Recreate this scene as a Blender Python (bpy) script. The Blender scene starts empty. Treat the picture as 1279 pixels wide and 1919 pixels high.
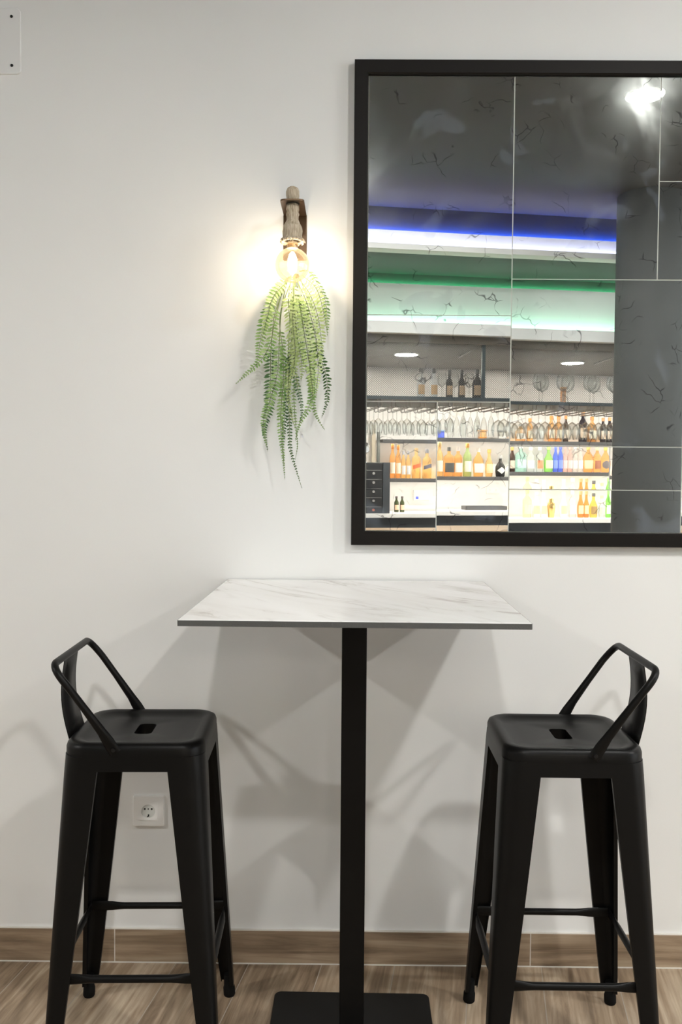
import bpy, bmesh, math, random
from mathutils import Vector, Matrix
random.seed(7)
S = bpy.context.scene
COL = S.collection
PI = math.pi

# ------------------------------------------------------------------ camera
F_PX, IMG_H = 1716.3, 1919.0
CAM_POS = (0.0, -2.4909, 1.3595)
YAW, PITCH, ROLL = -0.00692, 0.04208, 0.00743
cd = bpy.data.cameras.new('camera'); cam = bpy.data.objects.new('camera', cd); COL.objects.link(cam)
cd.sensor_fit = 'VERTICAL'; cd.sensor_height = 36.0; cd.lens = F_PX / IMG_H * 36.0
cd.clip_start = 0.01; cd.clip_end = 60
cy_, sy_, cp_, sp_ = math.cos(YAW), math.sin(YAW), math.cos(PITCH), math.sin(PITCH)
fw = Vector((sy_*cp_, cy_*cp_, -sp_)); r0 = Vector((cy_, -sy_, 0)); u0 = r0.cross(fw)
cr = math.cos(ROLL)*r0 + math.sin(ROLL)*u0; cu = -math.sin(ROLL)*r0 + math.cos(ROLL)*u0
cam.matrix_world = Matrix(((cr.x, cu.x, -fw.x, CAM_POS[0]), (cr.y, cu.y, -fw.y, CAM_POS[1]), (cr.z, cu.z, -fw.z, CAM_POS[2]), (0, 0, 0, 1)))
S.camera = cam

# ------------------------------------------------------------------ world, exposure, light levels
w = bpy.data.worlds.new('world'); S.world = w; w.use_nodes = True
w.node_tree.nodes['Background'].inputs[0].default_value = (0.95, 0.97, 1.0, 1)
w.node_tree.nodes['Background'].inputs[1].default_value = 4.3     # daylight through the shop window
S.view_settings.view_transform = 'Standard'; S.view_settings.look = 'None'
S.view_settings.exposure = 0.36; S.view_settings.gamma = 1.0; S.view_settings.use_curve_mapping = False
S.cycles.use_denoising = True
S.cycles.max_bounces = 14; S.cycles.diffuse_bounces = 6; S.cycles.glossy_bounces = 6
S.cycles.transparent_max_bounces = 40
S.cycles.caustics_reflective = False; S.cycles.caustics_refractive = False
S.cycles.sample_clamp_indirect = 6.0
L_ROOM = 600.0      # ceiling downlights over the seating
L_CANOPY = 480.0    # downlights under the bar canopy
L_BULB = 155.0     # filament of the wall sconce
L_SHELF = 105.0      # warm strips under the bar shelves
L_BLUE, L_LAV, L_GREEN, L_MINT = 130.0, 30.0, 36.0, 24.0

# ------------------------------------------------------------------ materials
def mat(name):
    m = bpy.data.materials.new(name); m.use_nodes = True
    nt = m.node_tree; nt.nodes.clear()
    out = nt.nodes.new('ShaderNodeOutputMaterial')
    return m, nt, out
def N(nt, t, **kw):
    n = nt.nodes.new(t)
    for k, v in kw.items():
        if k.startswith('_'): setattr(n, k[1:], v)
        else: n.inputs[k.replace('__', ' ')].default_value = v
    return n
def L(nt, a, b): nt.links.new(a, b)
def ramp(nt, fac, stops):
    r = nt.nodes.new('ShaderNodeValToRGB'); e = r.color_ramp.elements
    while len(e) > 1: e.remove(e[-1])
    e[0].position, e[0].color = stops[0][0], (*stops[0][1], 1)
    for p, c in stops[1:]:
        x = e.new(p); x.color = (*c, 1)
    L(nt, fac, r.inputs[0]); return r.outputs[0]
def pbr(name, col, rough=0.5, metal=0.0, spec=0.5, bump=0, bscale=60):
    m, nt, out = mat(name)
    b = N(nt, 'ShaderNodeBsdfPrincipled', Roughness=rough, Metallic=metal)
    b.inputs['Base Color'].default_value = (*col, 1); b.inputs['Specular IOR Level'].default_value = spec
    if bump:
        tc = N(nt, 'ShaderNodeTexCoord'); no = N(nt, 'ShaderNodeTexNoise', Scale=bscale, Detail=4.0)
        L(nt, tc.outputs['Object'], no.inputs['Vector'])
        bp = N(nt, 'ShaderNodeBump', Strength=bump, Distance=0.002); L(nt, no.outputs[0], bp.inputs['Height']); L(nt, bp.outputs[0], b.inputs['Normal'])
    L(nt, b.outputs[0], out.inputs[0]); return m
def emit(name, col, strength):
    m, nt, out = mat(name); e = N(nt, 'ShaderNodeEmission', Strength=strength); e.inputs[0].default_value = (*col, 1)
    L(nt, e.outputs[0], out.inputs[0]); return m
def tinted_glass(name, col, gloss=0.1, milky=0.0):
    """thin-walled bottle glass: tinted see-through + fresnel shine (+ a little milkiness)"""
    m, nt, out = mat(name)
    t = N(nt, 'ShaderNodeBsdfTransparent'); t.inputs[0].default_value = (*col, 1)
    g = N(nt, 'ShaderNodeBsdfGlossy', Roughness=0.05)
    lw = N(nt, 'ShaderNodeLayerWeight', Blend=0.25)
    mx = N(nt, 'ShaderNodeMixShader'); mul = N(nt, 'ShaderNodeMath', _operation='MULTIPLY_ADD'); mul.inputs[1].default_value = 0.55; mul.inputs[2].default_value = gloss*0.4
    L(nt, lw.outputs['Fresnel'], mul.inputs[0]); L(nt, mul.outputs[0], mx.inputs[0]); L(nt, t.outputs[0], mx.inputs[1]); L(nt, g.outputs[0], mx.inputs[2])
    last = mx
    if milky:
        d = N(nt, 'ShaderNodeBsdfDiffuse'); d.inputs[0].default_value = (*col, 1)
        m2 = N(nt, 'ShaderNodeMixShader'); m2.inputs[0].default_value = milky
        L(nt, last.outputs[0], m2.inputs[1]); L(nt, d.outputs[0], m2.inputs[2]); last = m2
    L(nt, last.outputs[0], out.inputs[0]); return m

def wall_paint():
    m, nt, out = mat('white_wall_paint')
    tc = N(nt, 'ShaderNodeTexCoord')
    n1 = N(nt, 'ShaderNodeTexNoise', Scale=1.3, Detail=3.0); L(nt, tc.outputs['Object'], n1.inputs['Vector'])
    c = ramp(nt, n1.outputs[0], [(0.3, (0.76, 0.765, 0.755)), (0.7, (0.80, 0.80, 0.79))])
    n2 = N(nt, 'ShaderNodeTexNoise', Scale=220.0, Detail=3.0); L(nt, tc.outputs['Object'], n2.inputs['Vector'])
    bp = N(nt, 'ShaderNodeBump', Strength=0.10, Distance=0.001); L(nt, n2.outputs[0], bp.inputs['Height'])
    b = N(nt, 'ShaderNodeBsdfPrincipled', Roughness=0.62); b.inputs['Specular IOR Level'].default_value = 0.25
    L(nt, c, b.inputs['Base Color']); L(nt, bp.outputs[0], b.inputs['Normal']); L(nt, b.outputs[0], out.inputs[0]); return m

def wood_tile(name, ang, off, length, row, grout, colors, mortar=0.0016, wall=False):
    m, nt, out = mat(name)
    tc = N(nt, 'ShaderNodeTexCoord')
    mp = N(nt, 'ShaderNodeMapping')
    if wall:   # x along the wall, z up
        sx = N(nt, 'ShaderNodeSeparateXYZ'); L(nt, tc.outputs['Object'], sx.inputs[0])
        cb = N(nt, 'ShaderNodeCombineXYZ'); L(nt, sx.outputs[0], cb.inputs[0]); L(nt, sx.outputs[2], cb.inputs[1]); L(nt, cb.outputs[0], mp.inputs[0])
    else: L(nt, tc.outputs['Object'], mp.inputs[0])
    mp.vector_type = 'POINT'
    mp.inputs['Rotation'].default_value = (0, 0, ang); mp.inputs['Location'].default_value = (*off, 0)
    br = N(nt, 'ShaderNodeTexBrick', Scale=1.0); br.offset = 0.37; br.offset_frequency = 2; br.squash = 1.0
    br.inputs['Mortar Size'].default_value = mortar; br.inputs['Mortar Smooth'].default_value = 0.1
    br.inputs['Brick Width'].default_value = length; br.inputs['Row Height'].default_value = row
    br.inputs['Color1'].default_value = (0, 0, 0, 1); br.inputs['Color2'].default_value = (1, 1, 1, 1); br.inputs['Mortar'].default_value = (0.5, 0.5, 0.5, 1)
    L(nt, mp.outputs[0], br.inputs['Vector'])
    # a shift of the grain per plank
    sc = N(nt, 'ShaderNodeVectorMath', _operation='SCALE'); sc.inputs['Scale'].default_value = 9.0; L(nt, br.outputs['Color'], sc.inputs[0])
    ad = N(nt, 'ShaderNodeVectorMath', _operation='ADD'); L(nt, mp.outputs[0], ad.inputs[0]); L(nt, sc.outputs[0], ad.inputs[1])
    st = N(nt, 'ShaderNodeMapping'); st.inputs['Scale'].default_value = (1.6, 17.0, 1.0); L(nt, ad.outputs[0], st.inputs[0])
    g1 = N(nt, 'ShaderNodeTexNoise', Scale=1.4, Detail=6.0, Roughness=0.62, Distortion=0.9); L(nt, st.outputs[0], g1.inputs['Vector'])
    s2 = N(nt, 'ShaderNodeMapping'); s2.inputs['Scale'].default_value = (3.0, 90.0, 1.0); L(nt, ad.outputs[0], s2.inputs[0])
    g2 = N(nt, 'ShaderNodeTexNoise', Scale=1.0, Detail=3.0); L(nt, s2.outputs[0], g2.inputs['Vector'])
    mm = N(nt, 'ShaderNodeMath', _operation='MULTIPLY_ADD'); mm.inputs[1].default_value = 0.38; L(nt, g2.outputs[0], mm.inputs[0]); L(nt, g1.outputs[0], mm.inputs[2])
    t2 = N(nt, 'ShaderNodeMath', _operation='MULTIPLY_ADD'); t2.inputs[1].default_value = 0.14
    sepc = N(nt, 'ShaderNodeSeparateColor'); L(nt, br.outputs['Color'], sepc.inputs[0]); L(nt, sepc.outputs[0], t2.inputs[0]); L(nt, mm.outputs[0], t2.inputs[2])
    c = ramp(nt, t2.outputs[0], [(0.50, colors[0]), (0.74, colors[1]), (1.0, colors[2])])
    mx = N(nt, 'ShaderNodeMixRGB'); L(nt, br.outputs['Fac'], mx.inputs[0]); L(nt, c, mx.inputs[1]); mx.inputs[2].default_value = (*grout, 1)
    bp = N(nt, 'ShaderNodeBump', Strength=0.25, Distance=0.002); bp.invert = True
    ad2 = N(nt, 'ShaderNodeMath', _operation='MULTIPLY_ADD'); ad2.inputs[1].default_value = 0.25; L(nt, g2.outputs[0], ad2.inputs[0]); L(nt, br.outputs['Fac'], ad2.inputs[2]); L(nt, ad2.outputs[0], bp.inputs['Height'])
    b = N(nt, 'ShaderNodeBsdfPrincipled', Roughness=0.42); b.inputs['Specular IOR Level'].default_value = 0.4
    L(nt, mx.outputs[0], b.inputs['Base Color']); L(nt, bp.outputs[0], b.inputs['Normal']); L(nt, b.outputs[0], out.inputs[0]); return m

def marble(name, scale=1.0, vein=(0.50, 0.45, 0.42), strength=0.85, rough=0.25):
    m, nt, out = mat(name)
    tc = N(nt, 'ShaderNodeTexCoord'); m0 = N(nt, 'ShaderNodeMapping'); m0.inputs['Rotation'].default_value = (0, 0, 0.95) if scale == 1.0 else (0.6, 0.7, 0.2); L(nt, tc.outputs['Object'], m0.inputs[0])
    mp = N(nt, 'ShaderNodeMapping'); mp.inputs['Scale'].default_value = (1.3*scale, 4.6*scale, 1.6*scale); L(nt, m0.outputs[0], mp.inputs[0])
    n1 = N(nt, 'ShaderNodeTexNoise', Scale=1.5, Detail=7.0, Roughness=0.58, Distortion=0.7); L(nt, mp.outputs[0], n1.inputs['Vector'])
    s = N(nt, 'ShaderNodeMath', _operation='SUBTRACT'); s.inputs[1].default_value = 0.5; L(nt, n1.outputs[0], s.inputs[0])
    a = N(nt, 'ShaderNodeMath', _operation='ABSOLUTE'); L(nt, s.outputs[0], a.inputs[0])
    v = ramp(nt, a.outputs[0], [(0.0, (1, 1, 1)), (0.022, (0.25, 0.25, 0.25)), (0.09, (0, 0, 0))])
    n2 = N(nt, 'ShaderNodeTexNoise', Scale=2.2, Detail=3.0); L(nt, mp.outputs[0], n2.inputs['Vector'])
    k = ramp(nt, n2.outputs[0], [(0.40, (0, 0, 0)), (0.62, (1, 1, 1))])
    f = N(nt, 'ShaderNodeMath', _operation='MULTIPLY'); L(nt, v, f.inputs[0]); L(nt, k, f.inputs[1])
    f2 = N(nt, 'ShaderNodeMath', _operation='MULTIPLY'); f2.inputs[1].default_value = strength; L(nt, f.outputs[0], f2.inputs[0])
    n3 = N(nt, 'ShaderNodeTexNoise', Scale=1.2, Detail=4.0); L(nt, mp.outputs[0], n3.inputs['Vector'])
    base = ramp(nt, n3.outputs[0], [(0.35, (0.80, 0.78, 0.76)), (0.6, (0.88, 0.87, 0.86))])
    mx = N(nt, 'ShaderNodeMixRGB'); L(nt, f2.outputs[0], mx.inputs[0]); L(nt, base, mx.inputs[1]); mx.inputs[2].default_value = (*vein, 1)
    b = N(nt, 'ShaderNodeBsdfPrincipled', Roughness=rough); L(nt, mx.outputs[0], b.inputs['Base Color']); L(nt, b.outputs[0], out.inputs[0]); return m

def antique_mirror():
    """silvered tile with dust, foxed patches and small dark cracks in the backing"""
    m, nt, out = mat('antique_mirror_glass')
    tc = N(nt, 'ShaderNodeTexCoord')
    ge = N(nt, 'ShaderNodeNewGeometry')
    pos = ge.outputs['Position']
    mir = N(nt, 'ShaderNodeBsdfGlossy', Roughness=0.004); mir.inputs[0].default_value = (0.92, 0.94, 0.92, 1)
    # dust film
    n1 = N(nt, 'ShaderNodeTexNoise', Scale=5.0, Detail=6.0, Roughness=0.65, Distortion=1.2); L(nt, pos, n1.inputs['Vector'])
    dust = ramp(nt, n1.outputs[0], [(0.40, (0.004, 0.004, 0.004)), (0.62, (0.020, 0.020, 0.020)), (0.80, (0.08, 0.08, 0.08))])
    dd = N(nt, 'ShaderNodeBsdfDiffuse'); dd.inputs[0].default_value = (0.62, 0.64, 0.62, 1)
    m1 = N(nt, 'ShaderNodeMixShader'); L(nt, dust, m1.inputs[0]); L(nt, mir.outputs[0], m1.inputs[1]); L(nt, dd.outputs[0], m1.inputs[2])
    hz = ramp(nt, n1.outputs[0], [(0.42, (0.006, 0.006, 0.006)), (0.70, (0.028, 0.028, 0.028))])
    hg = N(nt, 'ShaderNodeBsdfGlossy', Roughness=0.17); hg.inputs[0].default_value = (0.9, 0.95, 0.9, 1)
    mh = N(nt, 'ShaderNodeMixShader'); L(nt, hz, mh.inputs[0]); L(nt, m1.outputs[0], mh.inputs[1]); L(nt, hg.outputs[0], mh.inputs[2]); m1 = mh
    # blue-grey foxed patches
    n2 = N(nt, 'ShaderNodeTexNoise', Scale=7.0, Detail=3.0, Roughness=0.5, Distortion=0.6); L(nt, pos, n2.inputs['Vector'])
    fox = ramp(nt, n2.outputs[0], [(0.605, (0, 0, 0)), (0.63, (0.09, 0.09, 0.09)), (0.8, (0.20, 0.20, 0.20))])
    df = N(nt, 'ShaderNodeBsdfDiffuse'); df.inputs[0].default_value = (0.34, 0.40, 0.50, 1)
    m2 = N(nt, 'ShaderNodeMixShader'); L(nt, fox, m2.inputs[0]); L(nt, m1.outputs[0], m2.inputs[1]); L(nt, df.outputs[0], m2.inputs[2])
    # pale flaked spots
    n4 = N(nt, 'ShaderNodeTexNoise', Scale=16.0, Detail=5.0, Roughness=0.7); L(nt, pos, n4.inputs['Vector'])
    flk = ramp(nt, n4.outputs[0], [(0.70, (0, 0, 0)), (0.73, (0.30, 0.30, 0.30))])
    dl = N(nt, 'ShaderNodeBsdfDiffuse'); dl.inputs[0].default_value = (0.5, 0.5, 0.46, 1)
    m3 = N(nt, 'ShaderNodeMixShader'); L(nt, flk, m3.inputs[0]); L(nt, m2.outputs[0], m3.inputs[1]); L(nt, dl.outputs[0], m3.inputs[2])
    # hair cracks, only in places
    nw = N(nt, 'ShaderNodeTexNoise', Scale=9.0, Detail=3.0); L(nt, pos, nw.inputs['Vector'])
    wv = N(nt, 'ShaderNodeVectorMath', _operation='MULTIPLY_ADD'); L(nt, nw.outputs['Color'], wv.inputs[0]); wv.inputs[1].default_value = (0.12, 0.12, 0.12); L(nt, pos, wv.inputs[2])
    vo = N(nt, 'ShaderNodeTexVoronoi', Scale=17.0, _feature='DISTANCE_TO_EDGE'); L(nt, wv.outputs[0], vo.inputs['Vector'])
    ln = ramp(nt, vo.outputs['Distance'], [(0.008, (1, 1, 1)), (0.024, (0, 0, 0))])
    n5 = N(nt, 'ShaderNodeTexNoise', Scale=13.0, Detail=2.0); L(nt, pos, n5.inputs['Vector'])
    wh = ramp(nt, n5.outputs[0], [(0.55, (0, 0, 0)), (0.62, (0.7, 0.7, 0.7))])
    cm = N(nt, 'ShaderNodeMath', _operation='MULTIPLY'); L(nt, ln, cm.inputs[0]); L(nt, wh, cm.inputs[1])
    dk = N(nt, 'ShaderNodeBsdfDiffuse'); dk.inputs[0].default_value = (0.03, 0.03, 0.035, 1)
    m4 = N(nt, 'ShaderNodeMixShader'); L(nt, cm.outputs[0], m4.inputs[0]); L(nt, m3.outputs[0], m4.inputs[1]); L(nt, dk.outputs[0], m4.inputs[2])
    L(nt, m4.outputs[0], out.inputs[0]); return m

def expanded_metal():
    """sheet with diamond openings, pierced by its pattern"""
    m, nt, out = mat('expanded_metal_mesh')
    tc = N(nt, 'ShaderNodeTexCoord'); sp = N(nt, 'ShaderNodeSeparateXYZ'); L(nt, tc.outputs['Object'], sp.inputs[0])
    px, pz = 0.0170, 0.0135
    def lin(sign):
        a = N(nt, 'ShaderNodeMath', _operation='MULTIPLY'); a.inputs[1].default_value = 1/px; L(nt, sp.outputs[0], a.inputs[0])
        b = N(nt, 'ShaderNodeMath', _operation='MULTIPLY_ADD'); b.inputs[1].default_value = sign/pz; L(nt, sp.outputs[2], b.inputs[0]); L(nt, a.outputs[0], b.inputs[2])
        fr = N(nt, 'ShaderNodeMath', _operation='FRACT'); L(nt, b.outputs[0], fr.inputs[0])
        c = N(nt, 'ShaderNodeMath', _operation='LESS_THAN'); c.inputs[1].default_value = 0.27; L(nt, fr.outputs[0], c.inputs[0]); return c
    mxm = N(nt, 'ShaderNodeMath', _operation='MAXIMUM'); L(nt, lin(1).outputs[0], mxm.inputs[0]); L(nt, lin(-1).outputs[0], mxm.inputs[1])
    t = N(nt, 'ShaderNodeBsdfTransparent'); b = N(nt, 'ShaderNodeBsdfPrincipled', Roughness=0.45, Metallic=0.3); b.inputs['Base Color'].default_value = (0.14, 0.135, 0.13, 1)
    mx = N(nt, 'ShaderNodeMixShader'); L(nt, mxm.outputs[0], mx.inputs[0]); L(nt, t.outputs[0], mx.inputs[1]); L(nt, b.outputs[0], mx.inputs[2]); L(nt, mx.outputs[0], out.inputs[0]); return m

def rope_mat():
    m, nt, out = mat('jute_rope')
    tc = N(nt, 'ShaderNodeTexCoord'); mp = N(nt, 'ShaderNodeMapping'); mp.inputs['Scale'].default_value = (260, 260, 26); L(nt, tc.outputs['Object'], mp.inputs[0])
    n = N(nt, 'ShaderNodeTexNoise', Scale=1.0, Detail=4.0, Distortion=0.6); L(nt, mp.outputs[0], n.inputs['Vector'])
    c = ramp(nt, n.outputs[0], [(0.3, (0.30, 0.23, 0.15)), (0.55, (0.52, 0.44, 0.33)), (0.8, (0.66, 0.58, 0.46))])
    bp = N(nt, 'ShaderNodeBump', Strength=0.9, Distance=0.003); L(nt, n.outputs[0], bp.inputs['Height'])
    b = N(nt, 'ShaderNodeBsdfPrincipled', Roughness=0.9); L(nt, c, b.inputs['Base Color']); L(nt, bp.outputs[0], b.inputs['Normal']); L(nt, b.outputs[0], out.inputs[0]); return m

def leaf_mat(name, c1, c2):
    m, nt, out = mat(name)
    tc = N(nt, 'ShaderNodeTexCoord'); n = N(nt, 'ShaderNodeTexNoise', Scale=30.0, Detail=2.0); L(nt, tc.outputs['Object'], n.inputs['Vector'])
    c = ramp(nt, n.outputs[0], [(0.35, c1), (0.65, c2)])
    d = N(nt, 'ShaderNodeBsdfPrincipled', Roughness=0.5); L(nt, c, d.inputs['Base Color'])
    t = N(nt, 'ShaderNodeBsdfTranslucent'); L(nt, c, t.inputs[0])
    mx = N(nt, 'ShaderNodeMixShader'); mx.inputs[0].default_value = 0.3; L(nt, d.outputs[0], mx.inputs[1]); L(nt, t.outputs[0], mx.inputs[2]); L(nt, mx.outputs[0], out.inputs[0]); return m

M = {}
M['wall'] = wall_paint()
M['floor'] = wood_tile('wood_look_floor_tile', -(PI/2 - 0.1518), (0.62, 0.1423 + 2.0), 1.2, 0.2001, (0.36, 0.32, 0.27), [(0.125, 0.084, 0.052), (0.29, 0.212, 0.142), (0.50, 0.405, 0.30)], mortar=0.0012)
M['base'] = wood_tile('wood_look_baseboard_tile', 0.0, (0.636 - 0.426 + 1.152*3, 0.001), 1.152, 0.30, (0.55, 0.50, 0.44), [(0.16, 0.112, 0.073), (0.29, 0.212, 0.143), (0.42, 0.33, 0.235)], wall=True)
M['grout'] = pbr('pale_grout', (0.66, 0.63, 0.58), 0.8)
M['dark_ceiling'] = pbr('dark_grey_ceiling_paint', (0.050, 0.0465, 0.0425), 0.7, bump=0.1, bscale=12)
M['pillar'] = pbr('dark_grey_pillar_paint', (0.058, 0.063, 0.064), 0.8, bump=0.05, bscale=20)
M['black'] = pbr('black_powder_coat', (0.0045, 0.0044, 0.0043), 0.38, spec=0.16, bump=0.05, bscale=900)
M['black_frame'] = pbr('black_stained_wood', (0.0075, 0.006, 0.005), 0.5, spec=0.16, bump=0.12, bscale=40)
M['rubber'] = pbr('black_rubber', (0.005, 0.005, 0.005), 0.7, spec=0.12)
M['marble'] = marble('white_marble_laminate', 1.0)
M['edge'] = pbr('charcoal_edge_band', (0.07, 0.072, 0.07), 0.6, bump=0.4, bscale=300)
M['plastic'] = pbr('white_plastic', (0.80, 0.79, 0.77), 0.35)
M['drink_glass'] = tinted_glass('clear_drinking_glass', (0.96, 0.97, 0.96), 0.22)
M['plate'] = pbr('painted_cover_plate', (0.77, 0.77, 0.765), 0.5)
M['hole'] = pbr('dark_hole', (0.01, 0.01, 0.01), 0.7)
M['screw'] = pbr('black_screw', (0.015, 0.015, 0.015), 0.4, 0.5)
M['brass'] = pbr('brass_contact', (0.45, 0.36, 0.2), 0.3, 1.0)
M['well'] = pbr('grey_white_well', (0.62, 0.63, 0.60), 0.4)
M['bronze'] = pbr('dark_bronze_metal', (0.10, 0.062, 0.035), 0.38, 0.75, bump=0.1, bscale=60)
M['rope'] = rope_mat()
M['bulb'] = tinted_glass('clear_bulb_glass', (0.92, 0.77, 0.57), 0.25, 0.02)
M['filament'] = emit('glowing_filament', (1.0, 1.0, 1.0), L_BULB)
M['lamp_cap'] = pbr('nickel_lamp_cap', (0.7, 0.65, 0.55), 0.3, 1.0)
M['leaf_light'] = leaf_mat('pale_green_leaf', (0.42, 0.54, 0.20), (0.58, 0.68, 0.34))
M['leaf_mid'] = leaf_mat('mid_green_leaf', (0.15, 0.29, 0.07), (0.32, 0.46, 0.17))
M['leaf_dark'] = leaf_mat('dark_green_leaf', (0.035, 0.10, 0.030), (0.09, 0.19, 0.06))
M['stem'] = pbr('fern_stem', (0.13, 0.17, 0.06), 0.6)
M['mirror'] = antique_mirror()
M['tile_edge'] = pbr('ground_glass_edge', (0.72, 0.74, 0.70), 0.5)
M['backing'] = pbr('pale_mirror_adhesive', (0.80, 0.79, 0.74), 0.8)
M['fascia'] = pbr('white_bulkhead_paint', (0.80, 0.82, 0.82), 0.6)
M['canopy_ceiling'] = pbr('brown_grey_canopy_ceiling', (0.10, 0.085, 0.07), 0.6, bump=0.2, bscale=20)
M['steel'] = pbr('blue_grey_painted_steel', (0.045, 0.06, 0.068), 0.5, spec=0.4)
M['rail'] = pbr('grey_wire', (0.20, 0.19, 0.18), 0.3, 0.9)
M['shelf'] = pbr('dark_shelf', (0.045, 0.045, 0.047), 0.5)
M['bar_marble'] = marble('bar_wall_marble', 0.5, vein=(0.55, 0.5, 0.45), strength=0.4)
M['worktop'] = pbr('white_worktop', (0.86, 0.85, 0.83), 0.3)
M['cabinet'] = pbr('dark_counter_front', (0.03, 0.035, 0.042), 0.4)
M['counter_wood'] = pbr('pale_wood_bar_top', (0.72, 0.50, 0.32), 0.45, bump=0.2, bscale=30)
M['mesh'] = expanded_metal()
M['room_light'] = emit('downlight_diffuser', (1.0, 0.985, 0.95), L_ROOM)
M['room_light_strong'] = emit('bright_downlight_diffuser', (1.0, 0.985, 0.95), L_ROOM*1.8)
M['canopy_light'] = emit('canopy_downlight_diffuser', (1.0, 0.93, 0.82), L_CANOPY)
M['lamp_rim'] = pbr('white_lamp_rim', (0.8, 0.8, 0.8), 0.4)
M['shelf_light'] = emit('warm_shelf_strip', (1.0, 0.90, 0.76), L_SHELF)
M['led_blue'] = emit('blue_strip', (0.02, 0.10, 1.0), L_BLUE)
M['led_lav'] = emit('lavender_strip', (0.62, 0.62, 1.0), L_LAV)
M['led_green'] = emit('green_strip', (0.10, 1.0, 0.42), L_GREEN)
M['led_mint'] = emit('mint_strip', (0.42, 1.0, 0.66), L_MINT)
M['chrome'] = pbr('chrome', (0.75, 0.76, 0.78), 0.15, 1.0)
M['appliance'] = pbr('black_appliance', (0.012, 0.013, 0.015), 0.25)
M['knob'] = pbr('grey_knob', (0.22, 0.22, 0.22), 0.4)
M['red_knob'] = pbr('rust_red_knob', (0.35, 0.10, 0.06), 0.4)
M['blue_mark'] = pbr('blue_display', (0.05, 0.07, 0.6), 0.4)
M['post_beige'] = pbr('beige_post', (0.42, 0.37, 0.29), 0.5)
M['post_dark'] = pbr('dark_post', (0.07, 0.075, 0.07), 0.5)
def C(name, col, rough=0.5, metal=0.0):
    if name not in M: M[name] = pbr(name, col, rough, metal)
    return M[name]
def G(name, col, milky=0.06):
    if name not in M: M[name] = tinted_glass(name, col, 0.08, milky)
    return M[name]

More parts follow.
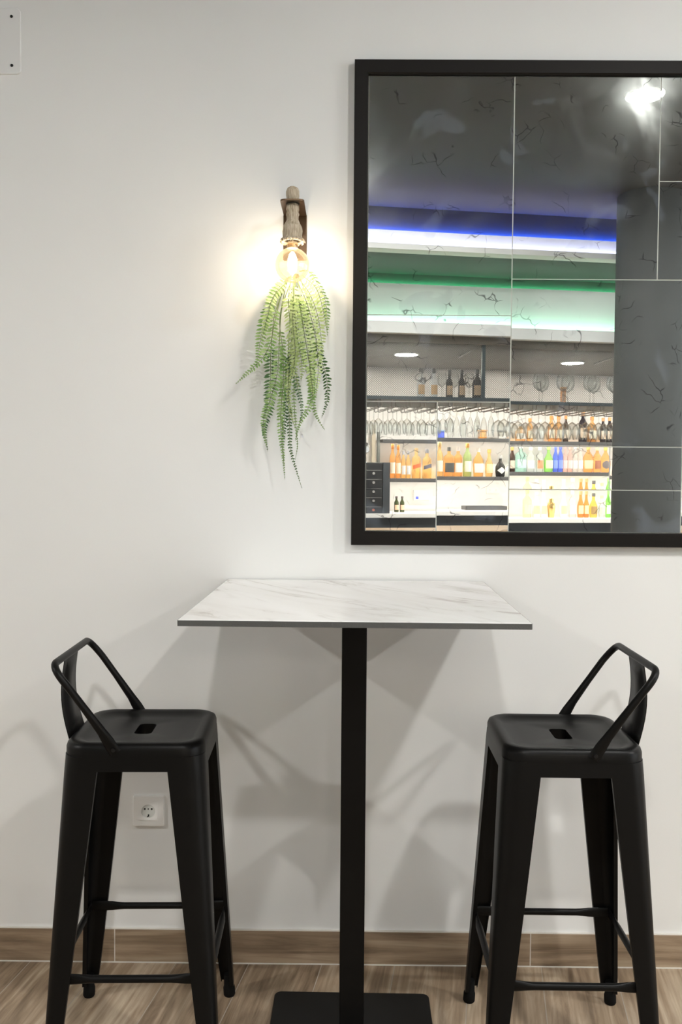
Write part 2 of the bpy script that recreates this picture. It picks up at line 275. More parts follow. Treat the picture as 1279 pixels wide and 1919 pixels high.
# ------------------------------------------------------------------ object helpers
def tag(o, label=None, cat=None, group=None, kind=None):
    if label: o['label'] = label
    if cat: o['category'] = cat
    if group: o['group'] = group
    if kind: o['kind'] = kind
    return o
def link(name, me, parent=None, loc=None, rotz=0.0):
    o = bpy.data.objects.new(name, me); COL.objects.link(o)
    if parent: o.parent = parent
    if loc is not None: o.location = loc
    if rotz: o.rotation_euler = (0, 0, rotz)
    return o
def thing(name, label, cat, loc=(0, 0, 0), rotz=0.0, group=None):
    return tag(link(name, None, None, loc, rotz), label, cat, group)
def copy_tree(o, parent=None):
    c = o.copy(); COL.objects.link(c)
    if parent: c.parent = parent
    for ch in o.children: copy_tree(ch, c)
    return c
class MB:
    def __init__(s): s.v = []; s.f = []; s.sm = []; s.mi = []; s.cur = 0
    def add(s, vs, fs, smooth=False):
        o = len(s.v); s.v += [tuple(p) for p in vs]; s.f += [tuple(i+o for i in f) for f in fs]; s.sm += [smooth]*len(fs); s.mi += [s.cur]*len(fs); return s
    def box(s, lo, hi):
        (a, b, c), (d, e, f) = lo, hi
        return s.add([(a,b,c),(d,b,c),(d,e,c),(a,e,c),(a,b,f),(d,b,f),(d,e,f),(a,e,f)], [(0,3,2,1),(4,5,6,7),(0,1,5,4),(1,2,6,5),(2,3,7,6),(3,0,4,7)])
    def rings(s, rs, close=True, cap0=True, cap1=True, smooth=True):
        n = len(rs[0]); vs = [p for r in rs for p in r]; fs = []
        for k in range(len(rs)-1):
            for i in range(n if close else n-1):
                j = (i+1) % n; fs.append((k*n+i, k*n+j, (k+1)*n+j, (k+1)*n+i))
        s.add(vs, fs, smooth); o = len(s.v)-len(vs)
        if cap0: s.f.append(tuple(o+i for i in reversed(range(n)))); s.sm.append(False); s.mi.append(s.cur)
        if cap1: s.f.append(tuple(o+(len(rs)-1)*n+i for i in range(n))); s.sm.append(False); s.mi.append(s.cur)
        return s
    def lathe(s, prof, n=24, c=(0, 0, 0), squareness=2.0, sx=1.0, sy=1.0, cap0=True, cap1=True):
        rs = []
        for r, z in prof:
            ring = []
            for i in range(n):
                a = 2*PI*i/n; ca, sa = math.cos(a), math.sin(a)
                k = (abs(ca)**squareness + abs(sa)**squareness)**(-1/squareness)
                ring.append((c[0]+r*k*ca*sx, c[1]+r*k*sa*sy, c[2]+z))
            rs.append(ring)
        return s.rings(rs, True, cap0, cap1)
    def tube(s, pts, rad, n=10, cap=True, flat=None):
        """flat: per-point (normal-dir scale) to flatten the tube ends"""
        pts = [Vector(p) for p in pts]; rads = rad if isinstance(rad, (list, tuple)) else [rad]*len(pts)
        rs = []; up = None
        for i, p in enumerate(pts):
            t = (pts[min(i+1, len(pts)-1)] - pts[max(i-1, 0)]).normalized()
            if up is None:
                up = Vector((0, 0, 1)) if abs(t.z) < 0.9 else Vector((1, 0, 0))
            a = (up - t*up.dot(t)).normalized(); b = t.cross(a); up = a
            ra, rb = rads[i] if isinstance(rads[i], tuple) else (rads[i], rads[i])
            rs.append([p + a*ra*math.cos(2*PI*k/n) + b*rb*math.sin(2*PI*k/n) for k in range(n)])
        return s.rings(rs, True, cap, cap)
    def build(s, name, mats, parent=None, loc=None, rotz=0.0, bevel=0, seg=2):
        me = bpy.data.meshes.new(name); me.from_pydata(s.v, [], s.f); me.update()
        me.polygons.foreach_set('use_smooth', s.sm); me.polygons.foreach_set('material_index', s.mi)
        for m in (mats if isinstance(mats, (list, tuple)) else [mats]): me.materials.append(m)
        bm = bmesh.new(); bm.from_mesh(me); bmesh.ops.recalc_face_normals(bm, faces=bm.faces)
        if bevel: bmesh.ops.bevel(bm, geom=[e for e in bm.edges if e.calc_face_angle(0) > 0.5], offset=bevel, segments=seg, affect='EDGES', profile=0.5)
        for e in bm.edges:
            if len(e.link_faces) == 2 and e.calc_face_angle(0) > 0.75: e.smooth = False
        bm.to_mesh(me); bm.free()
        return link(name, me, parent, loc, rotz)
def boxo(name, lo, hi, m, parent=None, loc=None, rotz=0, bevel=0): return MB().box(lo, hi).build(name, m, parent, loc, rotz, bevel)
def rrect(hx, hy, r, n=8, cx=0, cy=0):
    out = []
    for (qx, qy, a0) in ((1, 1, 0), (-1, 1, PI/2), (-1, -1, PI), (1, -1, 3*PI/2)):
        for i in range(n+1):
            a = a0 + PI/2*i/n; out.append((cx + qx*(hx-r) + r*math.cos(a), cy + qy*(hy-r) + r*math.sin(a)))
    return out
def bez(pts, n=12):
    """Catmull-Rom through points"""
    P = [Vector(p) for p in pts]; P = [P[0]*2-P[1]] + P + [P[-1]*2-P[-2]]; o = []
    for i in range(1, len(P)-2):
        for k in range(n):
            t = k/n; a, b, c, d = P[i-1], P[i], P[i+1], P[i+2]
            o.append(0.5*((2*b) + (c-a)*t + (2*a-5*b+4*c-d)*t*t + (3*b-a-3*c+d)*t**3))
    o.append(P[-2]); return o
def struct(o): o['kind'] = 'structure'; return o

# ------------------------------------------------------------------ the bar's own axes: 10 degrees off the mirror wall
BA = math.radians(10); BO = Vector((1.0, -5.81, 0))
def BP(u, v, z): return (BO.x + u*math.cos(BA) - v*math.sin(BA), BO.y - u*math.sin(BA) - v*math.cos(BA), z)
BR = -BA    # local x = along the bar, local -y = towards the back wall
def bbox(name, u0_, u1_, v0, v1, z0, z1, m, parent=None, bevel=0):
    o = MB().box((u0_, -v1, z0), (u1_, -v0, z1)).build(name, m, parent, BO if parent is None else None, BR if parent is None else 0, bevel); return o

# ================================================================== ROOM SHELL
struct(boxo('floor', (-5, -9.5, -0.1), (6, 0.2, 0), M['floor']))
struct(boxo('wall_north', (-5, 0, 0), (6, 0.2, 3.5), M['wall']))
struct(boxo('wall_west', (-5.2, -9.5, 0), (-5, 0.2, 3.5), M['wall']))
we = MB()
we.box((6, -9.5, 0), (6.2, -5.6, 3.3)); we.box((6, -0.9, 0), (6.2, 0.2, 3.3)); we.box((6, -5.6, 0), (6.2, -0.9, 0.35)); we.box((6, -5.6, 2.75), (6.2, -0.9, 3.3))
struct(we.build('wall_east', M['wall']))
wn = struct(link('window_1', None, None, (6.1, -3.25, 0.35)))
wf_ = MB()
for y in (-2.35, -0.80, 0.75, 2.29): wf_.box((-0.04, y, 0), (0.04, y+0.06, 2.4))
wf_.box((-0.04, -2.35, 0), (0.04, 2.35, 0.06)); wf_.box((-0.04, -2.35, 2.34), (0.04, 2.35, 2.4)); wf_.build('window_frame', M['black_frame'], wn)
for y in (-2.29, -0.74, 0.81): boxo('window_pane', (-0.003, y, 0.06), (0.003, y+1.48, 2.34), M['drink_glass'], wn)
struct(boxo('ceiling', (-5, -9.5, 3.1), (6, 0.2, 3.3), M['dark_ceiling']))
struct(bbox('wall_south', -6.5, 6.5, 0.22, 0.42, 0, 3.2, M['bar_marble']))
bb = MB().box((-5, -0.009, 0.0028), (6, 0.0, 0.0925)).build('baseboard_north', M['base']); struct(bb)
g = MB(); g.box((-5, -0.0115, 0), (6, 0, 0.0028)); g.box((-5, -0.0075, 0.0925), (6, 0, 0.0945)); struct(g.build('trim_1', M['grout']))

# pillar
pl = MB().lathe([(0.21, 0.0), (0.21, 3.1)], 48); struct(pl.build('pillar', M['pillar'], None, (1.885, -3.33, 0)))

# bulkheads over the bar
struct(bbox('trim_2', -6.3, 6.3, -2.10, -2.02, 2.815, 2.915, M['fascia'])); struct(bbox('trim_6', -6.3, 6.3, -2.10, -2.096, 2.915, 2.942, M['fascia']))
struct(bbox('trim_3', -6.3, 6.3, -2.145, -2.10, 2.812, 2.832, M['fascia'])); struct(bbox('trim_9', -6.3, 6.3, -2.145, -2.136, 2.832, 2.848, M['fascia']))
struct(bbox('ceiling_soffit', -6.3, 6.3, -2.019, 0.22, 2.815, 2.85, M['dark_ceiling']))
struct(bbox('ceiling_upstand', -6.3, 6.3, -2.066, -2.04, 2.915, 3.1, M['dark_ceiling']))
struct(bbox('trim_4', -6.3, 6.3, -1.45, -1.36, 2.356, 2.715, M['fascia']))
struct(bbox('trim_7', -6.3, 6.3, -1.45, -1.446, 2.715, 2.738, M['fascia']))
struct(bbox('trim_5', -6.3, 6.3, -1.51, -1.45, 2.354, 2.415, M['fascia'])); struct(bbox('trim_8', -6.3, 6.3, -1.51, -1.50, 2.415, 2.436, M['fascia']))
struct(bbox('ceiling_cove', -6.3, 6.3, -1.415, -1.39, 2.715, 2.815, M['dark_ceiling']))
struct(bbox('ceiling_canopy', -6.3, 6.3, -1.43, 0.22, 2.30, 2.356, M['canopy_ceiling']))
def strip(label, v0, v1, z0, z1, m, u0_=-4.2, u1_=4.2, name='led_strip'):
    return tag(bbox(name, u0_, u1_, v0, v1, z0, z1, m), label, 'led strip')
strip('blue glowing strip along the top ledge of the upper white bulkhead', -2.0958, -2.0945, 2.919, 2.936, M['led_blue'])
strip('lavender glowing strip behind the lip of the upper white bulkhead', -2.125, -2.108, 2.832, 2.836, M['led_lav'])
strip('green glowing strip on top of the lower white bulkhead', -1.4458, -1.4445, 2.717, 2.732, M['led_green'])
strip('mint green glowing strip behind the lip of the lower white bulkhead', -1.485, -1.465, 2.415, 2.419, M['led_mint'])

# ceiling downlights
def downlight(loc, r, m, label):
    t = thing('ceiling_downlight', label, 'ceiling light', loc)
    MB().lathe([(r*1.0, -0.006), (r*1.12, -0.008), (r*1.16, -0.003), (r*1.16, 0.0)], 40, cap0=False).build('rim', M['lamp_rim'], t)
    MB().lathe([(r, -0.007), (r*0.98, -0.002)], 40).build('diffuser', m, t)
    return t
downlight((1.345, -1.81, 3.1), 0.075, M['room_light'], 'round white ceiling downlight reflected near the top of the tiled mirror')
downlight((3.35, -1.6, 3.1), 0.075, M['room_light_strong'], 'round ceiling downlight beyond the mirror end of the seating wall')
downlight((-0.05, -2.9, 3.1), 0.075, M['room_light'], 'round ceiling downlight in front of the small marble table')
downlight((-3.4, -2.0, 3.1), 0.075, M['room_light_strong'], 'round ceiling downlight far beyond the wall socket end of the seating wall')
for u, v, lab in ((-0.675, -0.75, 'round glowing downlight in the bar canopy above the wine cooler'), (0.765, -0.70, 'round glowing downlight in the bar canopy above the balloon glasses'), (2.2, -0.7, 'round glowing downlight in the bar canopy behind the pillar')):
    downlight(BP(u, v, 2.30), 0.088, M['canopy_light'], lab)

# ================================================================== TABLE
TX, TY, TH = 0.019, -0.357, 1.0696
tb = thing('bar_table', 'square high bar table with white marble top and black pedestal against the wall', 'table', (TX, TY, 0), math.radians(-0.6))
top = MB().box((-0.3475, -0.3485, TH-0.0115), (0.3475, 0.3485, TH)).build('tabletop', M['marble'], tb, bevel=0.0008)
ed = MB()
e0, e1, z0, z1 = 0.3474, 0.3502, TH-0.0125, TH-0.0012
ex, ey = 0.3490, 0.3500
ed.rings([[(x, y, z0) for x, y in rrect(ex, ey, 0.004, 4)], [(x, y, z1) for x, y in rrect(ex, ey, 0.004, 4)], [(x, y, z1) for x, y in rrect(ex-0.0022, ey-0.0022, 0.002, 4)]], True, True, False, False)
ed.build('edge_band', M['edge'], tb)
MB().box((-0.029, -0.029, 0.008), (0.029, 0.029, TH-0.0155)).build('column', M['black'], tb, bevel=0.002)
MB().box((-0.16, -0.16, TH-0.016), (0.16, 0.16, TH-0.0125)).build('support_plate', M['black'], tb)
bp_ = MB(); rr = lambda h, r, z: [(x, y, z) for x, y in rrect(h, h, r, 8)]
bp_.rings([rr(0.2, 0.018, 0), rr(0.2, 0.018, 0.0065), rr(0.1985, 0.0165, 0.008)], smooth=False); bp_.build('base_plate', M['black'], tb)

# ================================================================== STOOLS
def make_stool(label):
    t = thing('bar_stool', label, 'bar stool')
    HS, HT = 0.152, 0.7615
    ring = lambda h, z, r: [(x, y, z) for x, y in rrect(h, h, r, 8)]
    slot = lambda z, k=0: [(x, y, z) for x, y in rrect(0.0205+k, 0.0425+k, 0.012+k, 8)]
    s = MB()
    s.rings([ring(0.150, HT-0.0315, 0.048), ring(HS+0.0038, HT-0.0312, 0.050), ring(HS+0.0035, HT-0.014, 0.050), ring(HS+0.0005, HT-0.0045, 0.050), ring(HS-0.006, HT-0.0005, 0.048), ring(HS-0.014, HT, 0.045), ring(HS-0.024, HT-0.0035, 0.042),
             ring(HS-0.032, HT-0.0075, 0.040), ring(HS-0.060, HT-0.0082, 0.024), slot(HT-0.0085, 0.004), slot(HT-0.0095), slot(HT-0.044), [(x, y, HT-0.045) for x, y in rrect(0.024, 0.046, 0.015, 8)], [(x, y, HT-0.022) for x, y in rrect(0.025, 0.047, 0.016, 8)], ring(0.10, HT-0.021, 0.02), ring(0.150, HT-0.0315, 0.048)], True, False, False)
    s.build('seat', M['black'], t)
    zt, zb_ = HT-0.029, 0.035
    af = lambda z: 0.1555 + (0.196-0.1555)*(1-z/0.735)
    wf = lambda z: 0.034 + (0.080-0.034)*max(0, (z-zb_)/(0.70-zb_))**0.9
    # apron
    ap = MB(); ap.rings([ring(af(zt), zt, 0.044), ring(af(0.700), 0.700, 0.040), ring(af(0.700)-0.002, 0.700, 0.038), ring(af(zt)-0.002, zt, 0.042), ring(af(zt), zt, 0.044)], True, False, False); ap.build('apron', M['black'], t)
    for qx, qy in ((1, 1), (-1, 1), (-1, -1), (1, -1)):
        lg = MB(); rs = []
        for k in range(15):
            z = zb_ + (0.7003-zb_)*k/14; a, wd = af(z), wf(z); r = 0.040*(0.35+0.65*k/14); th = 0.0022
            pr = [(a-wd, a)] + [(a-r+r*math.sin(PI/2*i/6), a-r+r*math.cos(PI/2*i/6)) for i in range(7)] + [(a, a-wd)]
            ri = r-th; pi_ = [(a-wd, a-th)] + [(a-r+ri*math.sin(PI/2*i/6), a-r+ri*math.cos(PI/2*i/6)) for i in range(7)] + [(a-th, a-wd)]
            # folded lips along the free edges
            pr = [(a-wd, a-0.010)] + pr + [(a-0.010, a-wd)]; pi_ = [(a-wd+th, a-0.010)] + pi_ + [(a-0.010, a-wd+th)]
            loop = pr + list(reversed(pi_)); rs.append([(qx*x, qy*y, z) for x, y in loop])
        lg.rings(rs, True, True, True); leg = lg.build('leg', M['black'], t)
        a = af(0.03)-0.014
        ft = MB().tube([(qx*(a+0.0018-0.055*z), qy*(a+0.0018-0.055*z), z) for z in (0.0, 0.004, 0.022, 0.028, 0.058)], [0.013, 0.0152, 0.0152, 0.013, 0.011], 16); ft.build('foot', M['rubber'], leg)
    # foot rail: four flattened-end tubes
    zs = 0.243; e = af(zs)-0.011; k = af(zs)-0.014
    for i, (p, q) in enumerate((((-k, -e), (k, -e)), ((k, e), (-k, e)), ((-e, k), (-e, -k)), ((e, -k), (e, k)))):
        P, Q = Vector((*p, zs)), Vector((*q, zs)); tb_ = MB()
        ts = [0, 0.10, 0.15, 0.20, 0.24, 0.5, 0.76, 0.80, 0.85, 0.90, 1]; fl = [(0.0125, 0.003)]*2 + [(0.0118, 0.0045), (0.0095, 0.007)] + [(0.0083, 0.0083)]*3 + [(0.0095, 0.007), (0.0118, 0.0045)] + [(0.0125, 0.003)]*2
        tb_.tube([P.lerp(Q, x) for x in ts], fl, 14); tb_.build('stretcher', M['black'], t)
    # low back: bent tube with flattened ends bolted to the seat sides, plus a pressed splat
    bx, bz = -0.172, 0.937; yh = 0.166
    path = [(-0.036, -0.1565, 0.742), (-0.052, -0.1570, 0.768), (-0.066, -0.158, 0.790), (-0.105, -0.161, 0.845), (-0.140, -0.1635, 0.893)]
    cor = []
    A0, A1, A2 = Vector(path[-1]), Vector((bx-0.004, -yh, bz)), Vector((bx, -yh+0.042, bz))
    for i in range(1, 9):
        tt = i/8; cor.append(tuple((1-tt)**2*A0 + 2*tt*(1-tt)*A1 + tt*tt*A2))
    half = path + cor; full = half + [(x, -y, z) for x, y, z in reversed(half)]
    n = len(half); rad = [(0.0135, 0.0035), (0.0130, 0.0040), (0.0105, 0.0065)] + [(0.0083, 0.0083)]*(n-3); rad = rad + list(reversed(rad))
    bt = MB(); bt.tube(full, rad, 14); bt.build('back_frame', M['black'], t)
    sp = MB(); rs = []
    for i in range(13):
        q = i/12; z = 0.738 + (0.934-0.738)*q; hw = 0.066 - 0.010*q
        x = -0.1585 - 0.0135*q - 0.014*math.sin(PI*q); rib = 0.005*(1 if 1 < i < 11 else 0)
        ys = [-hw, -hw*0.62, -hw*0.52, 0, hw*0.52, hw*0.62, hw]; xs = [0, 0, rib, rib, rib, 0, 0]
        f_ = [(x+dx, y, z) for y, dx in zip(ys, xs)]; b_ = [(x+dx-0.002, y, z) for y, dx in zip(ys, xs)]
        rs.append(f_ + list(reversed(b_)))
    sp.rings(rs, True, True, True); spl = sp.build('back_splat', M['black'], t)
    for sy in (-1, 1):
        b = MB(); b.tube([(-0.040, sy*0.155, 0.750), (-0.040, sy*0.1645, 0.750)], [0.0055, 0.0045], 12); b.build('bolt', M['screw'], t)
    return t
st1 = make_stool('matte black metal low-back bar stool standing in front of the white wall socket')
st1.location = (-0.474, -0.349, 0); st1.rotation_euler = (0, 0, math.radians(1.7))
st2 = copy_tree(st1)
st2['label'] = 'matte black metal low-back bar stool standing below the mirror, away from the socket'
st2.location = (0.505, -0.360, 0); st2.rotation_euler = (0, 0, math.radians(179.7))
st1['group'] = st2['group'] = 'bar stools at the high table'

# ================================================================== MIRROR
mr = thing('tiled_mirror', 'large antiqued mirror of rectangular tiles in a flat black wooden frame on the wall', 'mirror', (0, 0, 0))
FX0, FX1, FZ0, FZ1, FW = 0.0105, 1.335, 1.1667, 2.4535, 0.037
fr = MB(); prof = [(0.0, 0.0), (0.0, -0.0225), (0.002, -0.0245), (FW-0.003, -0.0245), (FW, -0.0215), (FW, 0.0)]
rs = []
for d, y in prof: rs.append([(FX0+d, y, FZ0+d), (FX1-d, y, FZ0+d), (FX1-d, y, FZ1-d), (FX0+d, y, FZ1-d)])
fr.rings(rs, True, False, False, False); fr.build('frame', M['black_frame'], mr)
boxo('backing_board', (FX0+FW-0.002, -0.0075, FZ0+FW-0.002), (FX1-FW+0.002, -0.001, FZ1-FW+0.002), M['backing'], mr)
ix0, ix1, iz0, iz1 = FX0+FW+0.0012, FX1-FW, FZ0+FW+0.0012, FZ1-FW-0.0012
A_, Bx = 0.4360, 0.8240
TILES = [  # x0, x1, z0, z1, pitch tilt (rad), yaw tilt (rad)
 (ix0, A_, 1.7854, iz1, -0.0003, 0), (ix0, A_, 1.5543, 1.7854, 0.0022, 0),
 (ix0, 0.2405, iz0, 1.5543, 0.0, 0), (0.2405, A_, iz0, 1.5543, 0.0017, 0.0003),
 (A_, Bx, 1.8825, iz1, 0.0, 0), (Bx, ix1, 2.1425, iz1, 0.0008, -0.0012), (Bx, ix1, 1.8825, 2.1425, -0.0012, 0.0008),
 (A_, 0.9015, 1.4366, 1.8825, 0.0, 0), (0.9015, ix1, 1.20, 1.8825, 0.001, 0.001),
 (A_, 0.7066, 1.3200, 1.4366, 0.0055, 0), (0.7066, 0.9015, 1.3200, 1.4366, 0.0030, -0.0004),
 (A_, 0.9015, iz0, 1.3200, -0.0042, 0)]
for x0, x1, z0, z1, tp, ty in TILES:
    z0 = max(z0, iz0); gp = 0.0005; hx, hz = (x1-x0)/2-gp, (z1-z0)/2-gp
    b = MB(); ch = 0.0008
    b.cur = 1; b.add([(-hx, 0.004, -hz), (hx, 0.004, -hz), (hx, 0.004, hz), (-hx, 0.004, hz), (-hx, 0.0008, -hz), (hx, 0.0008, -hz), (hx, 0.0008, hz), (-hx, 0.0008, hz),
              (-hx+ch, 0, -hz+ch), (hx-ch, 0, -hz+ch), (hx-ch, 0, hz-ch), (-hx+ch, 0, hz-ch)],
             [(0,1,2,3)] + [(i, (i+1) % 4, 4+(i+1) % 4, 4+i) for i in range(4)] + [(4+i, 4+(i+1) % 4, 8+(i+1) % 4, 8+i) for i in range(4)])
    b.cur = 0; b.add([(-hx+ch, 0, -hz+ch), (hx-ch, 0, -hz+ch), (hx-ch, 0, hz-ch), (-hx+ch, 0, hz-ch)], [(0, 1, 2, 3)])
    o = b.build('mirror_tile', [M['mirror'], M['tile_edge']], mr, ((x0+x1)/2, -0.0125, (z0+z1)/2)); o.rotation_euler = (tp, 0, ty)

# ================================================================== SCONCE
SX, SYR = -0.1462, -0.115
sc = thing('wall_sconce', 'bronze wall lamp holding a lit globe bulb in a rope-wrapped holder', 'wall lamp', (SX, 0, 1.90))
Z = lambda z: z-1.90
bk = MB(); bk.box((-0.0315, -0.004, Z(1.930)), (0.0315, 0, Z(2.052))); bk.build('back_plate', M['bronze'], sc, bevel=0.001)
arm = MB(); pts = [(-0.0305, -0.0035), (-0.0305, -0.132)]
for i in range(7): a = PI + PI/2*i/6; pts.append((-0.0305+0.014+0.014*math.cos(a), -0.132+0.014*math.sin(a)))
pts += [(-x, y) for x, y in reversed(pts)]
arm.rings([[(x, y, Z(2.0485)) for x, y in pts], [(x, y, Z(2.0525)) for x, y in pts]], smooth=False); arm.build('bracket_arm', M['bronze'], sc)
MB().lathe([(0.0175, Z(2.0475)), (0.0175, Z(2.054)), (0.012, Z(2.054)), (0.012, Z(2.0475)), (0.0175, Z(2.0475))], 32, (0, SYR, 0), cap0=False, cap1=False).build('grommet', M['hole'], sc)
def rope(prof, nm, par, mt):
    q = MB(); rs = []
    for r, z in prof:
        ring = []
        for i in range(72):
            a = 2*PI*i/72; k = r*(1+0.035*math.sin(9*a+z*160)+0.02*math.sin(17*a)); ring.append((k*math.cos(a), SYR+k*math.sin(a), z))
        rs.append(ring)
    return q.rings(rs).build(nm, mt, par)
rope([(0.0125, Z(2.050)), (0.0148, Z(2.058)), (0.0166, Z(2.068)), (0.0168, Z(2.078)), (0.0140, Z(2.087)), (0.007, Z(2.0915))], 'rope_knot', sc, M['rope'])
rh = rope([(0.0105, Z(2.052)), (0.0140, Z(2.046)), (0.0162, Z(2.040)), (0.0165, Z(2.033)), (0.0145, Z(2.028)), (0.0165, Z(2.022)), (0.0150, Z(2.016)), (0.0148, Z(2.008)), (0.0185, Z(1.999)), (0.0232, Z(1.990)), (0.0250, Z(1.980)), (0.0245, Z(1.968)), (0.0248, Z(1.960))], 'rope_holder', sc, M['rope'])
fz = MB(); ZF = Z(1.962)
for i in range(110):
    a = random.uniform(0, 2*PI); r = random.uniform(0.020, 0.0245); l = random.uniform(0.007, 0.014); sp_r = random.uniform(0.005, 0.011)
    p = Vector((r*math.cos(a), SYR+r*math.sin(a), ZF)); q = Vector(((r+sp_r*0.6)*math.cos(a+.1), SYR+(r+sp_r*0.6)*math.sin(a+.1), ZF-l*0.6)); s_ = Vector(((r+sp_r)*math.cos(a+.25), SYR+(r+sp_r)*math.sin(a+.25), ZF-l))
    fz.tube([p, q, s_], [0.0013, 0.0012, 0.0008], 5)
fz.lathe([(0.0240, 0), (0.0300, -0.003), (0.0315, -0.007), (0.0285, -0.010), (0.020, -0.009)], 36, (0, SYR, ZF))
fz.build('frayed_rope_end', M['rope'], rh)
MB().lathe([(0.0135, Z(1.962)), (0.0135, Z(1.938)), (0.015, Z(1.935))], 24, (0, SYR, 0)).build('bulb_cap', M['lamp_cap'], sc)
gb = []; R_ = 0.0445; zc_ = Z(1.893)
for i in range(25):
    a = -PI/2 + (PI*0.90)*i/24; gb.append((R_*math.cos(a), zc_ + R_*math.sin(a)))
gb = [(max(r, 0.0004), z) for r, z in gb] + [(0.0145, Z(1.9385)), (0.0145, Z(1.946))]
bulb = MB().lathe(gb, 48, (0, SYR, 0), cap0=False, cap1=False).build('globe_bulb', M['bulb'], sc)
MB().lathe([(0.0005, -0.024), (0.008, -0.021), (0.0115, -0.010), (0.0115, 0.010), (0.008, 0.022), (0.004, 0.028), (0.0005, 0.030)], 20, (0, SYR, Z(1.897)), cap0=False, cap1=False).build('filament', M['filament'], bulb)

# ================================================================== FERN
fern = thing('hanging_fern', 'trailing green artificial fern hanging on the wall below the globe bulb', 'plant', (SX, -0.004, 1.885))
def wx(px): return (px-652.5)*2.455/1716.3
def wz(px, py): return 1.3595 - (py + 0.0 - 887.0 - (px-640)*0.0075)*2.455/1716.3
def frond(px_pts, y0, y1, leaf, m, taper=0.35, step=0.0090, bare=0.06, roll=0.0):
    """px_pts: outline of the midrib; y0,y1 distance from wall at root and tip; leaf: leaflet length"""
    k = len(px_pts); P = []
    for i, (a, b) in enumerate(px_pts):
        q = i/(k-1); d = y0+(y1-y0)*q + 0.012*math.sin(PI*q)
        s_ = (2.4909-d)/2.455; P.append(Vector((wx(a)*s_, -d, 1.3595+(wz(a, b)-1.3595)*s_)))
    c = bez(P, 14); c = [p-Vector((SX, -0.004, 1.885)) for p in c]
    mb = MB(); rr_ = [0.0013*(1-0.65*i/(len(c)-1)) for i in range(len(c))]; mb.tube(c, rr_, 5)
    mb.cur = 1
    L_ = [0]
    for i in range(1, len(c)): L_.append(L_[-1]+(c[i]-c[i-1]).length)
    tot = L_[-1]; s_ = tot*bare; idx = 0; side = 1
    while s_ < tot*0.995:
        while idx < len(c)-2 and L_[idx+1] < s_: idx += 1
        t_ = (s_-L_[idx])/max(1e-6, L_[idx+1]-L_[idx]); p = c[idx].lerp(c[idx+1], t_); T = (c[min(idx+2, len(c)-1)]-c[max(idx-1, 0)]).normalized()
        q = s_/tot; env = min(1.0, 0.55+q*3.0) * (1.0 if q < 1-taper else max(0.12, ((1-q)/taper)**0.8))
        for sd in (1, -1):
            out_ = Vector((math.cos(roll), math.sin(roll), 0)); out_ = (out_ - T*out_.dot(T)).normalized()*sd
            nrm = T.cross(out_).normalized()
            ln = 1.0*leaf*env*random.uniform(0.88, 1.1); wd = min(0.0034, 0.19*leaf+0.0006)*(0.45+0.55*env)
            dr = (out_*0.93 + T*random.uniform(0.22, 0.5) + nrm*random.uniform(-0.30, 0.30)).normalized(); sdv = dr.cross(nrm).normalized(); bend = nrm*random.uniform(-0.12, 0.12)*ln
            r_ = p + T*random.uniform(-0.0012, 0.0012)
            vs = [r_, r_+dr*ln*0.3+sdv*wd*0.85+bend*0.2, r_+dr*ln*0.68+sdv*wd*0.75+bend*0.6, r_+dr*ln+bend, r_+dr*ln*0.68-sdv*wd*0.75+bend*0.6, r_+dr*ln*0.3-sdv*wd*0.85+bend*0.2, r_+dr*ln*0.33+nrm*0.0006, r_+dr*ln*0.68+nrm*0.0005+bend*0.6]
            mb.add(vs, [(0, 1, 6), (1, 2, 7, 6), (2, 3, 7), (3, 4, 7), (4, 5, 6, 7), (5, 0, 6)], True)
        s_ += step*(0.62+0.38*env)
    return mb.build('frond', [M['stem'], m], fern)
D_, M_, Lt = M['leaf_dark'], M['leaf_mid'], M['leaf_light']
